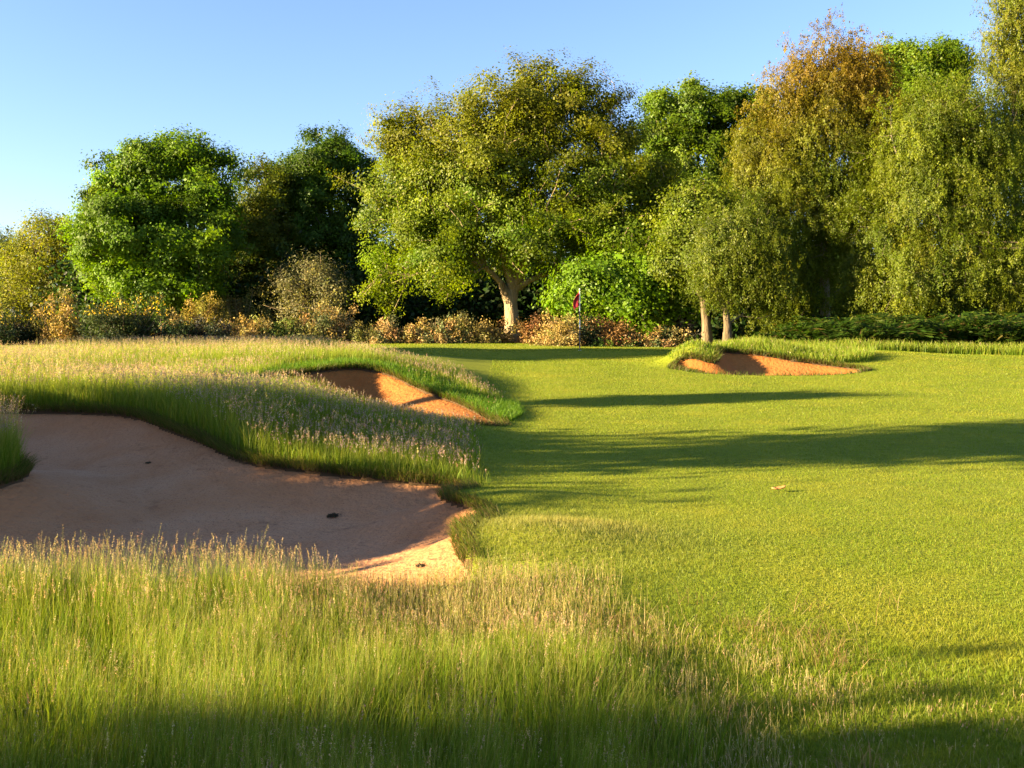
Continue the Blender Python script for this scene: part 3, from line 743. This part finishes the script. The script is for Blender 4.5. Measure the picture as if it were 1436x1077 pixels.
def bush(name, label, px, Y, w, top, kind, cat='bush', dens=1., upright=.5, yellow=0):
    """px centre, w half width in photo pixels, top row in the photo"""
    w *= 1.42; base = at(px, 480, Y); base[2] = float(B(base[0], base[1])) - .03
    hz = (at(px, top, Y)[2] - base[2]) * .9; rw = w * Y / F
    o = empty(name, tuple(base)); tag(o, label, cat, 'bushes along the edge of the wood')
    ns = int(max(26, 46 * rw * hz * dens))
    d = rand_unit(ns); d[:, 2] = np.abs(d[:, 2])
    rr = rng.uniform(.1, 1, ns) ** .45
    tip = d * rr[:, None] * np.array([rw, rw * .8, hz]) * rng.uniform(.7, 1.2, (ns, 1)) * (1 + .28 * np.sin(3 * np.arctan2(d[:, 1], d[:, 0]) + rng.uniform(0, 6))[:, None])
    tip[:, 2] = np.maximum(tip[:, 2], .12)
    stem0 = tip * np.array([.25, .25, 0]) * rng.uniform(0, 1, (ns, 1)); stem0[:, 2] = 0
    mid = stem0 * .4 + tip * .6; mid[:, 2] = tip[:, 2] * .55
    segs = [(stem0[i], mid[i], .028, .018) for i in range(ns)] + [(mid[i], tip[i], .018, .008) for i in range(ns)]
    tv, tq = tubes(segs, 4)
    link('stem', mesh_from('stem', tv, tq, 4, smooth=True), M_TWIG, o)
    per = int(95 * dens)
    u = rng.uniform(0, 1, (ns, per)) ** .8
    out = unit(tip + np.array([0, 0, .4]))
    s = .11 + .09 * (1 - u)
    p = tip[:, None] + out[:, None] * ((u - .75) * .42)[..., None] + rng.normal(size=(ns, per, 3)) * s[..., None]
    n = ns * per
    cb = pick(GOR[kind], ns, .18) * .82
    cc = np.repeat(cb, per, 0) * rng.normal(1, .18, (n, 1))
    p = p.reshape(-1, 3)
    if yellow:
        f = (p[:, 2] > hz * .62) & (rng.uniform(0, 1, n) < yellow)
        cc[f] = pick([((.62, .42, .03), 3), ((.5, .36, .04), 1)], f.sum())
    p[:, 2] = np.maximum(p[:, 2], .02)
    ax = unit(np.repeat(out, per, 0) * upright + rng.normal(size=(n, 3)) * .6)
    ln = rng.uniform(.07, .15, n)
    v, c = leaf_cards(p, rand_unit(n), ax, ln, ln * .45, np.clip(cc, .004, .8))
    link('foliage', mesh_from('foliage', v, np.arange(len(v)), 4, c), M_GORSE, o)
    return o

BUSHES = [
    ('gorse_bush', 'dark green gorse at the far left edge with a few yellow tips', 22, 44, 48, 432, 'dark', .12),
    ('gorse_bush', 'orange brown scorched gorse beside the dark one at far left', 88, 43.5, 22, 420, 'brown', .05),
    ('gorse_bush', 'large dark gorse crowned with yellow flowers under the bright rounded tree', 175, 43, 52, 410, 'flower', .22),
    ('gorse_bush', 'tall orange brown gorse tips rising behind dark low shrubs', 243, 47, 13, 434, 'brown', 0),
    ('low_shrub', 'low blackish green shrub right of the flowering gorse', 258, 43, 30, 444, 'dark', 0),
    ('low_shrub', 'low purplish grey shrub next to the blackish one', 300, 43, 22, 447, 'grey', 0),
    ('hawthorn_bush', 'golden leaved bush behind the purplish grey shrub', 285, 50, 24, 418, 'yellow', 0),
    ('hazel_bush', 'dark olive bush in the gap under the squeezed olive tree', 335, 54, 34, 410, 'olive', 0),
    ('gorse_bush', 'pale orange brown gorse standing alone right of the low grey shrub', 352, 46, 27, 445, 'brown', 0),
    ('gorse_bush', 'yellow green bush right of the lone orange gorse', 396, 46, 20, 450, 'green', 0),
    ('gorse_bush', 'dull olive brown bush with grey tips beneath the tan half dead tree', 428, 46, 24, 452, 'olive', 0),
    ('gorse_bush', 'tallest upright orange brown gorse left of the oak', 472, 46.5, 30, 424, 'mixed', 0),
    ('gorse_bush', 'low sprawling gorse just right of the tallest upright one', 512, 46, 18, 456, 'olive', 0),
    ('gorse_bush', 'orange gorse with a round green tuft on top', 545, 46, 26, 444, 'mixed', 0),
    ('gorse_bush', 'low brown gorse between two taller ones left of the oak', 585, 46, 22, 453, 'brown', 0),
    ('gorse_bush', 'peaked gorse with one long shoot sticking up', 624, 46, 28, 440, 'mixed', 0),
    ('gorse_bush', 'grey green gorse with orange patches nearing the oak trunk', 657, 46, 20, 450, 'olive', 0),
    ('gorse_bush', 'rusty gorse touching the left side of the oak trunk', 688, 46.5, 20, 447, 'brown', 0),
    ('gorse_bush', 'rusty gorse touching the right side of the oak trunk', 750, 46, 17, 450, 'red', 0),
    ('gorse_bush', 'pale orange gorse directly behind the flagstick', 793, 42.5, 27, 443, 'brown', 0),
    ('low_shrub', 'blue green shrub right behind the flagstick', 828, 42.5, 14, 446, 'dark', 0),
    ('gorse_bush', 'reddish brown gorse right of the flagstick', 856, 42.5, 22, 443, 'red', 0),
    ('low_shrub', 'strip of fresh green weeds at the foot of the reddish gorse', 856, 42.5, 30, 476, 'green', 0),
    ('gorse_bush', 'pale tan gorse further right of the reddish one', 898, 42.5, 18, 460, 'mixed', 0),
    ('gorse_bush', 'mixed green and orange gorse under the lime green tree', 934, 42.5, 25, 456, 'mixed', 0),
    ('low_shrub', 'dull purplish shrub left of the leaning trunks', 952, 43, 20, 455, 'grey', 0),
    ('low_shrub', 'small green bush at the foot of the leaning trunks', 962, 42.5, 14, 474, 'green', 0),
    ('low_shrub', 'bright green bush right of the forked trunk', 1062, 46, 20, 452, 'green', 0),
]
for (nm, lab, px, Y, w, top, kind, yel) in BUSHES:
    bush(nm, lab, px, Y, w, top, kind, 'shrub' if 'shrub' in nm else 'bush', yellow=yel, dens=1.25 if w < 30 else 1.0)

# bracken bed under the birches: arching fronds
def bracken():
    V = []; C = []
    n = 1500
    px = rng.uniform(1060, 1560, n); Y = rng.uniform(34.5, 42, n)
    keep = (px - 1060) / 120 + (Y - 34.5) / 7 > .5
    px, Y = px[keep], Y[keep]; n = len(px)
    x = (px - CX) / F * Y; z = B(x, Y)
    hh = rng.uniform(.3, 1.6, n) * (1 + .35 * wav(px / 40, Y, 1.2)) * np.interp(px, [1060, 1130, 1250, 1560], [.45, .85, 1.05, 1.0])
    az = rng.uniform(0, 6.283, n)
    for i in range(n):
        m = 26
        t = np.linspace(.25, 1, m)
        d = np.array([math.cos(az[i]), math.sin(az[i]), 0])
        c = np.array([x[i], Y[i], z[i]]) + d * (.75 * hh[i] * t ** 2)[:, None]
        c[:, 2] += hh[i] * (1.25 * t - .45 * t ** 3)
        sd = np.array([-d[1], d[0], 0])
        ln = .34 * hh[i] * np.sin(np.clip((1.08 - t) * 2.6, 0, 1.57)) * rng.uniform(.7, 1.2, m) + .03
        for s in (-1, 1):
            cc = c + sd * (s * ln * .5)[:, None]; cc[:, 2] -= .06 * ln
            ax = sd * s + d * .35 + rng.normal(size=(m, 3)) * .12
            nm = unit(np.array([0, 0, 1.]) + d * .4 + rng.normal(size=(m, 3)) * .3)
            v, co = leaf_cards(cc, nm, ax, ln, np.full(m, .075), pick([((.030, .065, .006), 4), ((.045, .085, .007), 3), ((.09, .12, .015), 1), ((.12, .09, .03), .6)], m, .15))  # greens lowered to stand for the shade under the trees
            V.append(v); C.append(co)
    v = np.concatenate(V); c = np.concatenate(C)
    o = link('bracken', mesh_from('bracken', v, np.arange(len(v)), 4, c), M_LEAF)
    tag(o, 'bed of bracken ferns under the birch trees, their green darkened for tree shade', 'ferns', kind='stuff')
bracken()

# ------------------------------------------------------------------ flagstick
def plain(name, col, rough=.5):
    m, nt, N, L = nodes(name)
    o = N('ShaderNodeOutputMaterial'); p = N('ShaderNodeBsdfPrincipled'); p.inputs['Roughness'].default_value = rough
    n = N('ShaderNodeTexNoise'); n.inputs['Scale'].default_value = 12
    r = ramp(nt, [(.3, tuple(c * .85 for c in col)), (.7, tuple(min(1, c * 1.08) for c in col))])
    L(n.outputs['Fac'], r.inputs[0]); L(r.outputs['Color'], p.inputs['Base Color']); L(p.outputs[0], o.inputs['Surface'])
    return m
M_WHITE = plain('white_paint', (.78, .77, .72), .35); M_BLACK = plain('black_paint_and_shade', (.03, .03, .035), .4); M_FLAG = plain('red_cloth', (.45, .02, .03), .8)
def flagstick():
    Y = 36.0; x = (813 - CX) / F * Y; z = float(B(x, Y))
    o = empty('flagstick', (x, Y, z)); tag(o, 'flagstick with white and dark bands, a foot blackened for shade and a limp red flag on the green', 'flagstick')
    r = .017
    def pole(z0, z1, rr=r):
        return tubes([(np.array([0, 0, z0]), np.array([0, 0, z1]), rr, rr)], 12)
    v, q = pole(-.1, 2.14); link('pole', mesh_from('pole', v, q, 4, smooth=True), M_WHITE, o)
    for z0, z1 in ((0.0, .42), (.42, .80), (1.10, 1.40)):  # lowest dark length stands for shade on the pole's foot; the rest are bands
        v, q = pole(z0 + .01, z1 - .01, r + .003); link('band_and_foot_shade', mesh_from('band_and_foot_shade', v, q, 4, smooth=True), M_BLACK, o)
    # knob on top
    v, q = tubes([(np.array([0, 0, 2.14]), np.array([0, 0, 2.17]), .022, .022), (np.array([0, 0, 2.17]), np.array([0, 0, 2.19]), .022, .008)], 12)
    link('finial', mesh_from('finial', v, q, 4, smooth=True), M_BLACK, o)
    # limp cloth: hangs in folds from the top of the pole, blown slightly left
    nu, nv = 22, 26
    U, W = np.meshgrid(np.linspace(0, 1, nu), np.linspace(0, 1, nv))
    reach = .05 + .13 * np.sin(np.clip(W * 1.15, 0, 1) * 2.6) * U
    X = -.01 - U * (.05 + .20 * np.sin(np.clip(W, .02, 1) * 2.4)) - .02 * np.sin(U * 9 + W * 2)
    Yc = .05 * np.sin(U * 11 + W * 1.5) * U + .03 * np.sin(U * 5 - W * 4)
    Z = 2.12 - W * .50 - U * .10 - U * W * .06
    co = np.stack([X, Yc, Z], -1).reshape(-1, 3)
    idx = np.arange(nu * nv).reshape(nv, nu)
    q = np.stack([idx[:-1, :-1], idx[:-1, 1:], idx[1:, 1:], idx[1:, :-1]], -1).reshape(-1)
    f = link('flag', mesh_from('flag', co, q, 4, smooth=True), M_FLAG, o)
    sm = f.modifiers.new('thick', 'SOLIDIFY'); sm.thickness = .004
    # cup liner sunk in the turf
    v, q = tubes([(np.array([0, 0, -.12]), np.array([0, 0, .004]), .054, .054)], 18)
    link('cup', mesh_from('cup', v, q, 4, smooth=True), M_WHITE, o)
flagstick()

# ------------------------------------------------------------------ small things lying about
def fallen_leaf(px, py, Y, size, col, label, name='dead_leaf', cat='leaf'):
    p = at(px, py, Y)
    p[2] = float(B(p[0], p[1])) + .035
    nu, nv = 9, 5
    U, W = np.meshgrid(np.linspace(-1, 1, nu), np.linspace(-1, 1, nv))
    X = U * size; Yw = W * size * .42 * np.sqrt(np.clip(1 - U ** 2, .0, 1)) * (1 + .25 * np.sin(U * 9))
    Z = .22 * size * (W ** 2) + .18 * size * U ** 2 + .03 * size * np.sin(U * 7)
    idx = np.arange(nu * nv).reshape(nv, nu)
    q = np.stack([idx[:-1, :-1], idx[:-1, 1:], idx[1:, 1:], idx[1:, :-1]], -1).reshape(-1)
    o = link(name, mesh_from(name, np.stack([X, Yw, Z], -1).reshape(-1, 3), q, 4, smooth=True), plain(name, col, .7))
    o.location = p; o.rotation_euler = (.1, -.1, .2)
    sm = o.modifiers.new('thick', 'SOLIDIFY'); sm.thickness = .004
    return tag(o, label, cat)
Yl = F * H / (690 - HY)
fallen_leaf(1092, 690, Yl, .075, (.42, .17, .05), 'curled orange brown leaf lying on the sunlit fairway')
def clod(px, py, Y, size, label, n=260):
    p = at(px, py, Y); d = sdist(P1, p[:1], p[1:2])
    zz = sand_z(0, p[:1], p[1:2], np.maximum(d, 0))[0]
    q = np.abs(rng.normal(size=(n, 3))) * np.array([1, 1, .35]) * np.sign(rng.normal(size=(n, 3)) + np.array([0, 0, 9])) * size * .5
    ax = unit(rng.normal(size=(n, 3)) + np.array([0, 0, .3]))
    v, c = leaf_cards(q, rand_unit(n), ax, size * rng.uniform(.3, .8, n), size * rng.uniform(.12, .35, n), pick([((.06, .05, .03), 2), ((.05, .06, .025), 1)], n))
    o = link('turf_clod', mesh_from('turf_clod', v, np.arange(len(v)), 4, c), M_GORSE); o.location = (p[0], p[1], zz)
    tag(o, label, 'turf clod')
clod(467, 724, 10.3, .055, 'dark clump of debris lying in the middle of the bunker sand')
clod(208, 660, 12.0, .03, 'tiny dark clod on the sloping sand face of the big bunker', 260)

clod(655, 728, 9.05, .03, 'dark crumb of soil below the right rim of the big bunker', 260)
clod(590, 800, 7.6, .035, 'dark stalky debris on the sunlit sand at the near end of the big bunker', 260)

# ------------------------------------------------------------------ trees beyond the left of the frame that throw the long shadows; some only added for shade
def shade_tree(x, y, h, w, low, label, boughs=90, leaves=26, ls=.24):
    b = np.array([x, y, float(B(x, y)) - .05])
    o = empty('shade_tree', tuple(b)); tag(o, label, 'tree', 'trees beyond the left edge')
    d = rand_unit(boughs); rad = rng.uniform(.2, 1, boughs) ** .4
    bc = b + np.array([0, 0, (low + h) / 2]) + d * rad[:, None] * np.array([w, w, (h - low) / 2])
    segs = skeleton([([b, b + [0, 0, low], b + [0, 0, h * .8]], .25, .05)], bc, .02)
    tv, tq = tubes(segs, 6); link('trunk', mesh_from('trunk', tv - b, tq, 4, smooth=True), M_DARKBARK, o)
    p = (bc[:, None] + rng.normal(size=(boughs, 8, 3)) * min(.5, .15 + .35 * w)).reshape(-1, 3)
    p = (p[:, None] + rng.normal(size=(len(p), leaves, 3)) * min(.3, .12 + .2 * w)).reshape(-1, 3); n = len(p)
    ln = ls * rng.uniform(.6, 1.3, n)
    v, c = leaf_cards(p, rand_unit(n), rand_unit(n), ln, ln * .65, pick([((.05, .1, .015), 1), ((.07, .13, .02), 1)], n))
    link('crown', mesh_from('crown', v - b, np.arange(len(v)), 4, c), M_LEAF, o)
SUN_EL, SUN_BACK = 14.0, 16.0
TE = math.tan(math.radians(SUN_EL)); TB = math.tan(math.radians(SUN_BACK))
def shade_for(yhit, xhit, zlow, dist):      # where to stand so that the crown shades the ground from (xhit, yhit) on
    return xhit - dist, yhit - dist * TB, zlow + dist * TE
SH = [   # yhit, xhit (shadow start), distance to the left, crown top, half width, boughs
    (13.5, 2.4, 16, 10.5, 1.0, 130, 'leafy tree beyond the left edge whose shadow crosses the fairway'),
    (12.1, -8.2, 9, 3.5, 1.1, 130, 'unseen bushy tree added beyond the left edge to keep the bunker sand in shade'),  # added to shade the back sand face, which the bank leaves sunlit
    (8.7, -6, 9, 2.7, .75, 120, 'unseen low bushy tree added beyond the left edge to shade the near half of the bunker'),  # added so that shade covers the bunker floor
    (20.3, 1.0, 20, 6.2, .3, 26, 'slim tree beyond the left edge throwing a thin shadow streak'),
    (31.5, -9, 22, 10.0, 3.0, 180, 'wide tree beyond the left edge shading the putting green'),
    (1.3, -3.6, 10.5, 3.6, .8, 170, 'unseen low bush added behind the camera at left to darken the nearest grass'),  # added only to darken the bottom of the frame
    (2.05, .3, 14, 9, .6, 190, 'unseen tall tree added behind the camera at left to darken the near turf'),  # likewise an added blocker for the dark bottom edge
]
for yh, xh, dist, top, w, nb, lab in SH:
    sx, sy, low = shade_for(yh, xh, .1, dist)
    shade_tree(sx, sy, top, w, max(.6, min(low, top - 1.0)), lab, boughs=nb)

# ------------------------------------------------------------------ light, sky, camera
s = Vector((-math.cos(math.radians(SUN_BACK)) * math.cos(math.radians(SUN_EL)), -math.sin(math.radians(SUN_BACK)) * math.cos(math.radians(SUN_EL)), math.sin(math.radians(SUN_EL))))
sun = bpy.data.lights.new('sun', 'SUN'); sun.energy = 4.3; sun.angle = math.radians(.5); sun.color = (1.0, .78, .45)
so = bpy.data.objects.new('sun', sun); COL.objects.link(so); so.rotation_euler = s.to_track_quat('Z', 'Y').to_euler(); so.location = (-20, -5, 20)
w = bpy.data.worlds.new('World'); S.world = w; w.use_nodes = True
nt = w.node_tree; nt.nodes.clear()
sky = nt.nodes.new('ShaderNodeTexSky'); sky.sky_type = 'NISHITA'; sky.sun_disc = False
sky.sun_elevation = math.radians(SUN_EL); sky.sun_rotation = math.radians(270 - SUN_BACK); sky.air_density = 1.0; sky.dust_density = .5; sky.ozone_density = 3.6
bg = nt.nodes.new('ShaderNodeBackground'); bg.inputs['Strength'].default_value = .043
out = nt.nodes.new('ShaderNodeOutputWorld')
tint = nt.nodes.new('ShaderNodeVectorMath'); tint.operation = 'MULTIPLY'; tint.inputs[1].default_value = (1.07, .95, 1.06)
nt.links.new(sky.outputs[0], tint.inputs[0]); nt.links.new(tint.outputs[0], bg.inputs['Color']); nt.links.new(bg.outputs[0], out.inputs['Surface'])

cam = bpy.data.cameras.new('camera'); cam.sensor_width = 36; cam.lens = 36 * F / 1436; cam.shift_y = -(538.5 - HY) / 1436; cam.clip_end = 4000; cam.clip_start = .1
co = bpy.data.objects.new('camera', cam); COL.objects.link(co); co.location = (0, 0, H); co.rotation_euler = (math.radians(90), 0, 0)
S.camera = co
S.view_settings.view_transform = 'Standard'; S.view_settings.look = 'None'; S.view_settings.gamma = 1; S.view_settings.exposure = 3.08
S.render.engine = 'CYCLES'
cy = S.cycles
cy.max_bounces = 5; cy.diffuse_bounces = 3; cy.glossy_bounces = 2; cy.transmission_bounces = 4; cy.caustics_reflective = False; cy.caustics_refractive = False
cy.use_denoising = True
